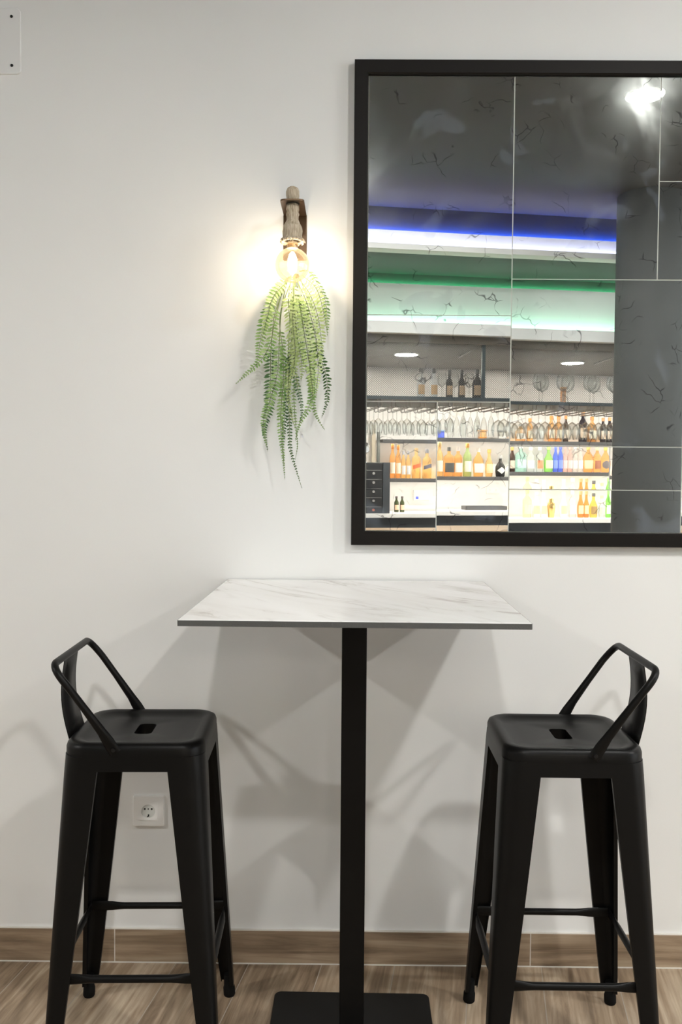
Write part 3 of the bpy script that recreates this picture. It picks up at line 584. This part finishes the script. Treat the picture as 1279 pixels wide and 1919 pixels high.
FR = [
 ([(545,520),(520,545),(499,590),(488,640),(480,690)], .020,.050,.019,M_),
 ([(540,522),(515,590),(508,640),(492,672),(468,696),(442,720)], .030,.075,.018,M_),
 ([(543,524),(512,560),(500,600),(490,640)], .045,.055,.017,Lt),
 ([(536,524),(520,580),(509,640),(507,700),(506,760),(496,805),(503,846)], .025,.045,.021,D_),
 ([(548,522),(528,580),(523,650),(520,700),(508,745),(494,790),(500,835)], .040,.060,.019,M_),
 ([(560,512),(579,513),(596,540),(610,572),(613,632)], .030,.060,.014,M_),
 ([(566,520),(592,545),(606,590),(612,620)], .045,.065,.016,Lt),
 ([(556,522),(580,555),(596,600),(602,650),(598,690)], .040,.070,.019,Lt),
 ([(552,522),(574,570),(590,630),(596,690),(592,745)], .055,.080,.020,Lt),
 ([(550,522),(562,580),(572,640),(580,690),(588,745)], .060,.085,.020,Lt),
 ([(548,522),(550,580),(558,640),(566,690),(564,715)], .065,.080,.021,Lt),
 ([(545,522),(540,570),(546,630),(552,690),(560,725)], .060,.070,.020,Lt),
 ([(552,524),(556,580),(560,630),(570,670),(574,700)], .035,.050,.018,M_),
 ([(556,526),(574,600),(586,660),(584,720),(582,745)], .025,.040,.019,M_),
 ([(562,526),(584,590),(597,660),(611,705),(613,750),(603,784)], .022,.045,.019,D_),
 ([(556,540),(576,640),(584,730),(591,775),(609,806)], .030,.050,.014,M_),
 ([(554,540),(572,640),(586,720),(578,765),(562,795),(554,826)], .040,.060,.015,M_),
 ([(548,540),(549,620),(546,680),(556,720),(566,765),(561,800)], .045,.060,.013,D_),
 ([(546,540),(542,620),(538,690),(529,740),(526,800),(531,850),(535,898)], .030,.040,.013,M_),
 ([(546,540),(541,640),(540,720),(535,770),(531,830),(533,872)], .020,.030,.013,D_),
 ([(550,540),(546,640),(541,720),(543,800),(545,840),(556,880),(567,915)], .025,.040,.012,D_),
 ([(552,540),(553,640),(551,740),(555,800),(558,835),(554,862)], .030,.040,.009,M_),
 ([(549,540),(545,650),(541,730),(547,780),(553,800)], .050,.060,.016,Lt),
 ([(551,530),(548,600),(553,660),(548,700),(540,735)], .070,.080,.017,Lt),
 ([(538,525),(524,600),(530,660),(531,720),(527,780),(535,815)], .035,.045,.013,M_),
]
BARE = [.10,.30,.12,.42,.42,.05,.10,.12,.12,.14,.10,.20,.20,.22,.46,.62,.52,.45,.48,.40,.60,.55,.45,.25,.35]
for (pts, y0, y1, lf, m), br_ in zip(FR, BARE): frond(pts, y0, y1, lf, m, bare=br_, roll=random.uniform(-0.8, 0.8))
tie = MB().tube([Vector((0.006, 0.003, 0.005)), Vector((0.003, -0.018, 0.001)), Vector((0.0, -0.03, -0.014))], 0.006, 8); tie.build('stem_bundle', M['stem'], fern)

# ================================================================== SOCKET, COVER PLATE
so = thing('wall_socket', 'square white power socket on the wall between the legs of the stool', 'wall socket', (-0.5424, 0, 0.4256))
def vplate(h, r, ys, extra=None):
    q = MB(); q.rings([[(x, y, z) for x, z in rrect(hh, hh, rr_, 6)] for hh, rr_, y in ys]); return q
vplate(0, 0, [(0.0425, 0.003, 0), (0.0425, 0.003, -0.0055), (0.0410, 0.002, -0.0080), (0.0262, 0.001, -0.0085)]).build('frame', M['plastic'], so)
ins = MB(); ins.rings([[(x, y, z) for x, z in rrect(0.0255, 0.0255, 0.001, 8)] for y in (-0.008, -0.0098)], cap1=False)
circ = lambda r, y: [(r*math.cos(a), y, r*math.sin(a)) for a in [PI/4 - PI/4 + 2*PI*i/36 for i in range(36)]]
sq = [(x, -0.0098, z) for x, z in rrect(0.0255, 0.0255, 0.001, 8)]
ins.rings([sq, circ(0.0190, -0.0098)], True, False, False, False)
ins.build('insert', M['plastic'], so)
wl = MB(); wl.rings([circ(0.0190, -0.0098), circ(0.0186, -0.0092), circ(0.0180, -0.0086)], True, False, True, False); wl.build('well', M['well'], so)
for x in (-0.0095, 0.0, 0.0095):
    h = MB(); rr_ = 0.0027 if x else 0.0019
    h.tube([(x, -0.0085, 0.0065), (x, -0.0090, 0.0065)], rr_, 14); h.build('pin_hole', M['hole'], so)
ck = MB(); ck.tube([(0.0005, -0.0094, -0.0085), (0.0012, -0.0096, -0.0125), (-0.0022, -0.0098, -0.0155)], [0.0022, 0.0018, 0.0013], 8); ck.build('earth_clip', M['hole'], so)

cpx0, cpx1, cpz0, cpz1 = -1.125, -0.8815, 2.419, 2.591
cp = thing('cover_plate', 'white rectangular cover plate with black screws high on the wall', 'cover plate', ((cpx0+cpx1)/2, 0, (cpz0+cpz1)/2))
hx, hz = (cpx1-cpx0)/2, (cpz1-cpz0)/2
q = MB(); q.rings([[(x, y, z) for x, z in rrect(hx-d, hz-d, 0.012, 8)] for d, y in ((0, 0), (0, -0.004), (0.0012, -0.0052))]); q.build('plate', M['plate'], cp)
for sx in (-1, 1):
    for sz in (-1, 1):
        h = MB(); h.tube([(sx*(hx-0.0237), -0.005, sz*(hz-0.022)), (sx*(hx-0.0237), -0.0068, sz*(hz-0.022))], [0.0041, 0.0034], 16); h.build('screw', M['screw'], cp)

# ================================================================== THE BAR (seen in the mirror)
US, UE = -2.6, 2.9
def barthing(name, label, cat, m, u0_, u1_, v0, v1, z0, z1, bevel=0.002, group=None):
    o = MB().box((-(u1_-u0_)/2, -(v1-v0)/2, 0), ((u1_-u0_)/2, (v1-v0)/2, z1-z0)).build(name, m, None, BP((u0_+u1_)/2, (v0+v1)/2, z0), BR, bevel)
    return tag(o, label, cat, group)
fc = thing('bar_counter', 'long front bar counter with a pale wooden top', 'counter', BP(0.15, -1.4, 0), BR)
boxo('top', (-2.75, -0.30, 0.90), (2.75, 0.30, 0.945), M['counter_wood'], fc, bevel=0.003)
boxo('front', (-2.7, -0.22, 0.0), (2.7, 0.26, 0.90), M['cabinet'], fc)
bc = thing('back_counter', 'low back bar counter with a white worktop and dark front', 'counter', BP(0.15, -0.075, 0), BR)
boxo('worktop', (-2.75, -0.295, 0.985), (2.75, 0.295, 1.02), M['worktop'], bc, bevel=0.002)
boxo('base_cabinet', (-2.73, -0.29, 0.0), (2.73, 0.275, 0.985), M['cabinet'], bc)
SH = (M['shelf'])
for nm, z in (('upper bar shelf of dark boards above the bottle shelf', 1.667), ('lower bar shelf of dark boards holding the row of spirits', 1.32)):
    t = thing('bar_shelf', 'long ' + nm, 'shelf', BP(0.9, 0.11, z), BR)
    boxo('board', (-1.6, -0.11, -0.024), (2.0, 0.11, 0.0), SH, t, bevel=0.002)
    boxo('lip', (-1.6, 0.102, -0.034), (2.0, 0.11, -0.024), SH, t); boxo('light_strip', (-1.58, 0.02, -0.028), (1.98, 0.04, -0.024), M['shelf_light'], t)
# glass rack / canopy frame
rk = thing('glass_rack', 'steel framed canopy rack with expanded metal mesh above the bar', 'glass rack', BP(0, -1.25, 1.886), BR)
boxo('lower_beam', (US, 0.125, 0.0), (UE, 0.15, 0.025), M['steel'], rk)
boxo('rack_shelf', (US, -0.55, 0.010), (UE, 0.125, 0.021), M['steel'], rk)
boxo('upper_beam', (US, 0.125, 0.438), (UE, 0.15, 0.466), M['steel'], rk)
for u in (-2.6, -1.42, -0.24, 0.94, 2.12, 2.875): boxo('post', (u-0.0125, 0.125, 0.025), (u+0.0125, 0.15, 0.438), M['steel'], rk)
for u in (-1.42, -0.24, 0.94, 2.12):
    MB().tube([(u, 0.13, 0.43), (u, -0.5, 0.40)], 0.008, 8).build('brace', M['rail'], rk)
us = [-2.6, -1.42, -0.24, 0.94, 2.12, 2.875]
for a, b in zip(us[:-1], us[1:]):
    MB().add([(a, 0.137, 0.025), (b, 0.137, 0.025), (b, 0.137, 0.438), (a, 0.137, 0.438)], [(0, 1, 2, 3)]).build('mesh_panel', M['mesh'], rk)
uu = -1.35
RAILS = []
while uu < 1.3:
    RAILS.append(uu)
    for d in (-0.0145, 0.0145):
        MB().tube([(uu+d, 0.12, 0.004), (uu+d, 0.118, -0.025), (uu+d, 0.105, -0.034), (uu+d, -0.48, -0.036), (uu+d, -0.52, -0.026), (uu+d, -0.52, 0.012)], 0.0035, 6).build('hanger_rail', M['rail'], rk)
    uu += 0.109
# glasses: profiles from foot to rim, wall as one skin
def glass_mesh(kind):
    P = {'wine': ([(0.031, 0), (0.031, 0.002), (0.006, 0.006), (0.0035, 0.012), (0.0035, 0.085), (0.010, 0.094), (0.028, 0.108), (0.036, 0.132), (0.034, 0.165), (0.029, 0.200)]),
         'flute': ([(0.029, 0), (0.029, 0.002), (0.005, 0.006), (0.0033, 0.012), (0.0033, 0.070), (0.009, 0.080), (0.020, 0.110), (0.025, 0.150), (0.024, 0.190), (0.021, 0.225)]),
         'balloon': ([(0.036, 0), (0.036, 0.002), (0.006, 0.006), (0.0040, 0.012), (0.0040, 0.090), (0.014, 0.098), (0.040, 0.116), (0.052, 0.145), (0.053, 0.170), (0.046, 0.205), (0.041, 0.222)])}[kind]
    return MB().lathe(P, 24, cap0=True, cap1=False)
GL = {}
def glass(kind, name, label, group, u, v, z, flip):
    if kind not in GL:
        o = glass_mesh(kind).build(name, M['drink_glass']); GL[kind] = o.data
        md = o
    else: md = link(name, GL[kind])
    md.location = BP(u, v, z); md.rotation_euler = (PI if flip else 0, 0, BR); tag(md, label, 'glass', group); return md
for i, u in enumerate(RAILS[:-1]):
    um = u + 0.0545
    balloon = um > -0.06
    for j, v in enumerate((-1.31, -1.18) if balloon else (-1.33, -1.16, -0.99)):
        if balloon: glass('balloon', 'balloon_glass', 'clear balloon glass hanging upside down from the rack wires', 'balloon glasses hanging under the rack', u, v, 1.858, True)
        elif um > -0.36: glass('flute', 'champagne_flute', 'slim clear flute glass hanging upside down from the rack wires', 'flutes hanging under the rack', u, v, 1.858, True)
        else: glass('wine', 'wine_glass', 'clear wine glass hanging upside down from the rack wires', 'wine glasses hanging under the rack', u, v, 1.858, True)
for u in (-0.514, -0.418, -0.3): glass('wine', 'wine_glass', 'clear wine glass standing among dark bottles behind the rack mesh', 'wine glasses standing on the rack', u, -1.24, 1.907, False)
for i, u in enumerate((0.238, 0.299, 0.43, 0.508, 0.649, 0.724, 0.84, 0.905)): glass('balloon', 'balloon_glass', 'clear balloon glass standing behind the rack mesh', 'balloon glasses standing on the rack', u, -1.30 + 0.095*(i % 2), 1.907, False)

# bottles
AMB = (0.99, 0.66, 0.26); ORG = (0.96, 0.50, 0.16); CLR = (0.93, 0.95, 0.94); DRK = (0.05, 0.05, 0.05); GRN = (0.45, 0.62, 0.25)
KIND = {  # glass colour, shape, cap colour, label colour, text, category, name
 'amber_orange': (ORG, 'round', (0.75, 0.30, 0.08), (0.90, 0.80, 0.62), 'amber bottle with orange cap', 'whisky_bottle'),
 'whisky_grey': (AMB, 'round', (0.25, 0.25, 0.27), (0.85, 0.85, 0.85), 'amber whisky bottle with grey cap', 'whisky_bottle'),
 'square_red': (AMB, 'square', (0.75, 0.55, 0.30), (0.75, 0.12, 0.05), 'square amber whisky bottle with slanted red label', 'whisky_bottle'),
 'square_dark': (AMB, 'square', (0.12, 0.12, 0.14), (0.10, 0.10, 0.13), 'square amber whisky bottle with slanted dark label', 'whisky_bottle'),
 'amber_pale': (AMB, 'round', (0.80, 0.55, 0.25), (0.92, 0.87, 0.72), 'amber whisky bottle with large cream label', 'whisky_bottle'),
 'black_label': (ORG, 'square', (0.05, 0.05, 0.05), (0.05, 0.05, 0.05), 'square amber bottle with black label and cap', 'whisky_bottle'),
 'amber_clearcap': (ORG, 'square', (0.9, 0.85, 0.82), (0.88, 0.84, 0.80), 'amber bourbon bottle with white label and pale cap', 'whisky_bottle'),
 'green_tall': (GRN, 'round', (0.75, 0.40, 0.12), (0.90, 0.88, 0.75), 'tall olive green whiskey bottle with cream label', 'whisky_bottle'),
 'octagon': (ORG, 'wide', (0.9, 0.85, 0.8), (0.86, 0.84, 0.82), 'wide shouldered amber bottle with white band label', 'whisky_bottle'),
 'amber_round': (AMB, 'bulb', (0.80, 0.36, 0.10), (0.88, 0.75, 0.45), 'round bodied amber bottle with orange cap', 'whisky_bottle'),
 'black_round': (DRK, 'bulb', (0.30, 0.30, 0.30), (0.85, 0.86, 0.86), 'squat black gin bottle with white diamond label', 'gin_bottle'),
 'dark_orange': ((0.08, 0.05, 0.04), 'round', (0.80, 0.33, 0.10), (0.72, 0.60, 0.50), 'slim dark bottle with orange cap', 'liqueur_bottle'),
 'teal': ((0.55, 0.86, 0.78), 'square', (0.75, 0.85, 0.80), (0.60, 0.85, 0.80), 'pale teal gin bottle', 'gin_bottle'),
 'clear': (CLR, 'round', (0.75, 0.75, 0.76), (0.90, 0.91, 0.92), 'clear spirit bottle with silver cap', 'spirit_bottle'),
 'clear_red': (CLR, 'round', (0.9, 0.8, 0.78), (0.80, 0.28, 0.15), 'clear spirit bottle with red band', 'spirit_bottle'),
 'green_round': ((0.35, 0.80, 0.15), 'bulb', (0.35, 0.60, 0.15), (0.75, 0.85, 0.60), 'bright green gin bottle', 'gin_bottle'),
 'blue': ((0.10, 0.18, 0.85), 'round', (0.08, 0.12, 0.6), (0.20, 0.28, 0.85), 'cobalt blue gin bottle', 'gin_bottle'),
 'pink': ((0.96, 0.66, 0.60), 'round', (0.85, 0.35, 0.30), (0.93, 0.72, 0.70), 'pink gin bottle', 'gin_bottle'),
 'rum_big': (ORG, 'wide', (0.85, 0.45, 0.12), (0.90, 0.72, 0.45), 'broad amber rum bottle', 'rum_bottle'),
 'rum_label': (ORG, 'round', (0.60, 0.45, 0.30), (0.30, 0.12, 0.07), 'amber rum bottle with dark brown label', 'rum_bottle'),
 'rum_oval': (ORG, 'wide', (0.85, 0.45, 0.12), (0.16, 0.14, 0.14), 'amber rum bottle with oval black label', 'rum_bottle'),
 'liqueur_pale': ((0.95, 0.80, 0.55), 'round', (0.85, 0.6, 0.3), (0.55, 0.62, 0.40), 'tall pale gold liqueur bottle', 'liqueur_bottle'),
 'milk': ((0.97, 0.94, 0.88), 'bulb', (0.92, 0.85, 0.74), (0.85, 0.60, 0.35), 'white cream liqueur bottle with wide cap', 'liqueur_bottle'),
 'orange_brown': ((0.80, 0.26, 0.05), 'bulb', (0.80, 0.33, 0.15), (0.85, 0.55, 0.35), 'orange brown liqueur bottle', 'liqueur_bottle'),
 'round_yellow': ((0.93, 0.62, 0.12), 'bulb', (0.08, 0.08, 0.08), (0.25, 0.16, 0.06), 'round golden liqueur bottle with dark neck', 'liqueur_bottle'),
 'cork_clear': (CLR, 'bulb', (0.85, 0.58, 0.34), (0.55, 0.50, 0.45), 'clear bottle with wooden stopper', 'spirit_bottle'),
 'green_beer': ((0.22, 0.62, 0.10), 'round', (0.2, 0.5, 0.12), (0.85, 0.90, 0.80), 'green glass beer bottle', 'beer_bottle'),
 'sauce': ((0.10, 0.12, 0.06), 'round', (0.07, 0.05, 0.05), (0.82, 0.50, 0.35), 'small dark sauce bottle', 'sauce_bottle'),
 'orange_box': ((0.93, 0.55, 0.22), 'wide', (0.4, 0.4, 0.4), (0.92, 0.88, 0.82), 'amber square decanter bottle with white label', 'liqueur_bottle'),
 'dark_tall': ((0.06, 0.05, 0.06), 'round', (0.70, 0.35, 0.15), (0.85, 0.62, 0.45), 'tall dark bottle with pale band', 'wine_bottle'),
 'blue_low': ((0.08, 0.15, 0.85), 'jar', (0.3, 0.5, 0.9), (0.1, 0.15, 0.8), 'small blue jar', 'jar'),
 'orange_low': ((0.9, 0.36, 0.06), 'jar', (0.8, 0.4, 0.1), (0.9, 0.5, 0.2), 'short orange jar', 'jar'),
 'white_box': ((0.95, 0.95, 0.92), 'jar', (0.3, 0.3, 0.3), (0.95, 0.93, 0.88), 'short clear jar with white label', 'jar'),
 'spirit_white': ((0.95, 0.96, 0.95), 'round', (0.03, 0.03, 0.03), (0.85, 0.55, 0.25), 'frosted white spirit bottle with black cap', 'spirit_bottle'),
 'wine_dark': ((0.04, 0.035, 0.035), 'wine', (0.03, 0.03, 0.03), (0.75, 0.52, 0.30), 'dark wine bottle', 'wine_bottle'),
 'shaker': (None, 'shaker', None, None, 'gold metal cocktail shaker', 'cocktail_shaker'),
}
def bottle(kind, u, v, z, h, r, where, i):
    col, shape, capc, labc, txt, nm = KIND[kind]
    lab = '%s, %s' % (txt, where)
    if kind == 'shaker':
        t = MB().lathe([(r*0.72, 0), (r*0.95, h*0.45), (r, h*0.58), (r*0.85, h*0.75), (r*0.55, h*0.80), (r*0.5, h*0.97), (r*0.3, h)], 28).build(nm, C('gold_metal', (0.80, 0.55, 0.22), 0.25, 1.0), None, BP(u, v, z), BR)
        MB().lathe([(r*0.57, h*0.79), (r*0.52, h*0.985), (r*0.3, h*1.01)], 24, cap0=False).build('lid', C('gold_metal', (0.8, 0.55, 0.22), 0.25, 1.0), t)
        return tag(t, lab, 'shaker')
    nr = min(0.0135, r*0.42); sq, sy = 2.0, 1.0
    if shape == 'round': pf = [(r*0.92, 0), (r, 0.004), (r, h*0.58), (r*0.9, h*0.65), (nr*1.2, h*0.76), (nr, h*0.80), (nr, h*0.95)]
    elif shape == 'square': pf = [(r*0.94, 0), (r, 0.004), (r, h*0.64), (r*0.85, h*0.69), (nr*1.15, h*0.76), (nr, h*0.80), (nr, h*0.95)]; sq = 5.0
    elif shape == 'wide': pf = [(r*0.85, 0), (r*0.9, 0.004), (r, h*0.40), (r*0.96, h*0.58), (r*0.55, h*0.72), (nr, h*0.80), (nr, h*0.95)]; sq, sy = 3.0, 0.62
    elif shape == 'bulb': pf = [(r*0.82, 0), (r*0.9, 0.006), (r, h*0.25), (r*0.97, h*0.48), (r*0.62, h*0.62), (nr*1.1, h*0.72), (nr, h*0.78), (nr, h*0.95)]
    elif shape == 'wine': pf = [(r*0.95, 0), (r, 0.004), (r, h*0.56), (r*0.8, h*0.64), (nr, h*0.74), (nr, h*0.95)]
    else: pf = [(r*0.95, 0), (r, 0.004), (r, h*0.82), (r*0.9, h*0.86)]; nr = r*0.9
    col = tuple(c**0.5 for c in col) if sum(col) > 0.35 else col
    dense = 0.75 if kind in ('spirit_white', 'milk') else (0.45 if sum(col) < 0.35 else 0.10)
    t = MB().lathe(pf, 28, squareness=sq, sy=sy).build(nm, G('glass_'+kind, col, dense), None, BP(u, v, z), BR)
    c0 = 0.86 if shape == 'jar' else 0.86
    MB().lathe([(nr*1.25, h*c0), (nr*1.28, h*0.985), (nr*1.1, h)], 18).build('cap', C('cap_'+kind, capc), t)
    # paper label: a curved band over the front of the body
    lz0, lz1 = (h*0.14, h*0.46) if shape != 'jar' else (h*0.15, h*0.7)
    lb = MB(); rows = []
    slant = 0.05*h if kind in ('square_red', 'square_dark') else 0
    if slant: lz0, lz1 = h*0.34, h*0.47
    segs = 13; a0, a1 = (PI*0.5-0.95, PI*0.5+0.95)
    def rad_at(zz):
        for (ra, za), (rb, zb__) in zip(pf[:-1], pf[1:]):
            if za <= zz <= zb__: return ra+(rb-ra)*(zz-za)/max(1e-6, zb__-za)
        return pf[-1][0]
    for ri in range(7):
        q = ri/6; row = []
        span = 1.0
        if kind == 'black_round': span = max(0.04, 1-abs(q-0.5)*2)
        if kind == 'rum_oval': span = math.sqrt(max(0.02, 1-(2*q-1)**2))
        for k in range(segs):
            a = PI/2 + (a0-PI/2 + (a1-a0)*k/(segs-1))*span; zz = lz0+(lz1-lz0)*q + slant*math.cos(a)
            ca, sa = math.cos(a), math.sin(a); kk = (abs(ca)**sq+abs(sa)**sq)**(-1/sq); rr_ = rad_at(zz)*kk+0.0009
            row.append((rr_*ca, rr_*sa*sy, zz))
        rows.append(row)
    lb.rings(rows, False, False, False); lb.build('label', C('label_'+kind, labc), t)
    return tag(t, lab, 'jar' if shape == 'jar' else 'bottle')
BT = [
('s2',-0.590,0.308,0.026,'amber_orange'),('s2',-0.537,0.299,0.0245,'amber_orange'),('s2',-0.489,0.247,0.0215,'whisky_grey'),('s2',-0.444,0.248,0.0215,'whisky_grey'),
('s2',-0.370,0.273,0.037,'square_red'),('s2',-0.270,0.264,0.037,'square_dark'),('s2',-0.150,0.310,0.034,'amber_pale'),('s2',-0.060,0.267,0.045,'black_label'),
('s2',0.026,0.268,0.035,'amber_clearcap'),('s2',0.114,0.303,0.038,'green_tall'),('s2',0.219,0.260,0.048,'octagon'),('s2',0.321,0.251,0.036,'amber_round'),('s2',0.429,0.194,0.045,'black_round'),
('s2',0.538,0.229,0.028,'dark_orange'),('s2',0.622,0.250,0.044,'teal'),('s2',0.715,0.230,0.039,'clear'),('s2',0.806,0.235,0.034,'clear_red'),('s2',0.892,0.240,0.043,'green_round'),
('s2',0.960,0.240,0.024,'blue'),('s2',1.009,0.245,0.024,'blue'),('s2',1.056,0.240,0.022,'pink'),('s2',1.103,0.240,0.024,'pink'),('s2',1.153,0.235,0.025,'clear'),('s2',1.205,0.240,0.025,'clear'),
('s2',1.283,0.245,0.048,'rum_big'),('s2',1.372,0.238,0.036,'rum_label'),('s2',1.455,0.238,0.042,'rum_oval'),
('c',0.648,0.256,0.041,'liqueur_pale'),('c',0.735,0.237,0.036,'milk'),('c',0.806,0.232,0.031,'milk'),('c',0.880,0.174,0.037,'shaker'),('c',0.999,0.238,0.036,'milk'),('c',1.087,0.248,0.034,'clear'),
('c',1.166,0.244,0.030,'orange_brown'),('c',1.222,0.244,0.026,'orange_brown'),('c',1.292,0.225,0.038,'round_yellow'),('c',1.375,0.205,0.029,'cork_clear'),('c',1.437,0.250,0.023,'green_beer'),('c',1.490,0.250,0.023,'green_beer'),('c',1.545,0.251,0.023,'green_beer'),
('c',-0.575,0.140,0.020,'sauce'),('c',-0.523,0.140,0.020,'sauce'),
('s1',0.615,0.160,0.050,'orange_box'),('s1',0.706,0.214,0.029,'amber_orange'),('s1',0.806,0.211,0.030,'clear'),('s1',0.915,0.240,0.032,'amber_orange'),('s1',0.985,0.240,0.031,'amber_orange'),
('s1',1.056,0.245,0.024,'dark_orange'),('s1',1.224,0.287,0.037,'dark_tall'),('s1',1.315,0.240,0.042,'amber_orange'),('s1',1.425,0.230,0.027,'dark_tall'),('s1',1.490,0.235,0.030,'dark_tall'),('s1',1.581,0.234,0.033,'amber_orange'),
('s1',-0.137,0.070,0.030,'blue_low'),('s1',0.252,0.079,0.041,'orange_low'),('s1',0.441,0.077,0.041,'white_box'),
('b',-0.678,0.228,0.030,'spirit_white'),('b',-0.578,0.227,0.029,'spirit_white'),('b',-0.238,0.231,0.036,'wine_dark'),('b',-0.360,0.224,0.026,'wine_dark'),('b',-0.457,0.218,0.026,'wine_dark'),('b',0.457,0.132,0.022,'orange_low'),
]
LV = {'s2': (0.09, 1.32, 'on the lower bar shelf'), 's1': (0.09, 1.667, 'on the upper bar shelf'), 'c': (-0.02, 1.02, 'on the back counter'), 'b': (-1.24, 1.907, 'behind the rack mesh')}
GRP = {'s2': 'spirits on the lower bar shelf', 's1': 'bottles on the upper bar shelf', 'c': 'bottles on the back counter', 'b': 'bottles behind the rack mesh'}
SHORT = {'s2': 'lower shelf', 's1': 'upper shelf', 'c': 'back counter', 'b': 'behind rack mesh'}
count = {}
for lv, u, h, r, kd in BT: count[(lv, kd)] = count.get((lv, kd), 0)+1
ORD = ['first', 'second', 'third', 'fourth', 'fifth']; seen = {}
for i, (lv, u, h, r, kd) in enumerate(BT):
    v, z, wh = LV[lv]; k = seen.get((lv, kd), 0); seen[(lv, kd)] = k+1
    if count[(lv, kd)] > 1: wh = '%s such from the wine cooler, %s' % (ORD[k], SHORT[lv])
    bottle(kd, u, v, z, h, r, wh, i)['group'] = GRP[lv]

# appliances on the back counter
wc = thing('wine_cooler', 'black wine cooler with rows of round bottle ends standing on the back counter', 'wine cooler', BP(-0.852, -0.12, 1.02), BR)
boxo('body', (-0.145, -0.20, 0.0), (0.145, 0.20, 0.435), M['appliance'], wc, bevel=0.006)
for r_ in range(5):
    boxo('wire_shelf', (-0.13, 0.2005, 0.055+r_*0.078), (0.075, 0.203, 0.058+r_*0.078), M['knob'], wc)
    for c_ in range(2): MB().tube([(-0.080+c_*0.085, 0.199, 0.030+r_*0.078), (-0.080+c_*0.085, 0.212, 0.030+r_*0.078)], 0.011, 12).build('bottle_end', M['red_knob'] if (r_, c_) == (0, 1) else M['knob'], wc)
boxo('door_edge', (0.085, 0.200, 0.0), (0.145, 0.215, 0.435), M['cabinet'], wc)
tp = thing('beer_tap', 'chrome drinks tap with a round head standing on the wine cooler', 'tap', BP(-0.885, -0.1, 1.455), BR)
MB().lathe([(0.03, 0), (0.03, 0.006), (0.018, 0.012), (0.018, 0.075), (0.026, 0.085), (0.042, 0.10), (0.045, 0.15), (0.035, 0.17), (0.02, 0.18)], 28).build('column', M['chrome'], tp)
MB().tube([(0.0, 0.03, 0.115), (0.0, 0.075, 0.115)], [0.024, 0.028], 20).build('dial', M['chrome'], tp)
barthing('shelf_post', 'beige upright post behind the wine cooler', 'post', M['post_beige'], -0.776, -0.742, 0.11, 0.13, 1.02, 1.80)
barthing('shelf_post', 'dark upright post at the end of the lower bar shelf', 'post', M['post_dark'], -0.728, -0.703, 0.10, 0.13, 1.02, 1.735)
th = thing('thermostat', 'white wall control box with a small blue display above the back counter', 'control box', BP(-0.29, 0.22, 1.165), BR)
boxo('body', (-0.075, 0.0, -0.05), (0.075, 0.03, 0.05), M['plastic'], th, bevel=0.006); boxo('display', (-0.055, 0.0295, -0.035), (-0.03, 0.031, -0.012), M['blue_mark'], th)
for u0_, lab, u1_ in ((-0.135, 'white single switch plate beside the wall control box', 0.035), (0.405, 'white double switch plate low on the bar wall', 0.063)):
    sw = thing('switch_plate', lab, 'switch', BP(u0_, 0.22, 1.195), BR)
    boxo('plate', (-u1_, 0.0, -0.035), (u1_, 0.008, 0.035), M['plastic'], sw, bevel=0.003)
    for q in ((0,) if u1_ < 0.05 else (-0.03, 0.03)): MB().tube([(q, 0.007, 0), (q, 0.0095, 0)], 0.008, 14).build('rocker', M['well'], sw)
tr = thing('bar_tray', 'flat dark tray with raised rim on the back counter', 'tray', BP(0.25, 0.0, 1.02), BR)
boxo('base', (-0.19, -0.07, 0.0), (0.19, 0.07, 0.006), M['cabinet'], tr)
rim = MB(); ro, ri = [(x, y) for x, y in rrect(0.195, 0.075, 0.01, 4)], [(x, y) for x, y in rrect(0.188, 0.068, 0.008, 4)]
rim.rings([[(x, y, 0) for x, y in ro], [(x, y, 0.035) for x, y in ro], [(x, y, 0.035) for x, y in ri], [(x, y, 0.004) for x, y in ri]], True, False, False, False); rim.build('rim', M['shelf'], tr)
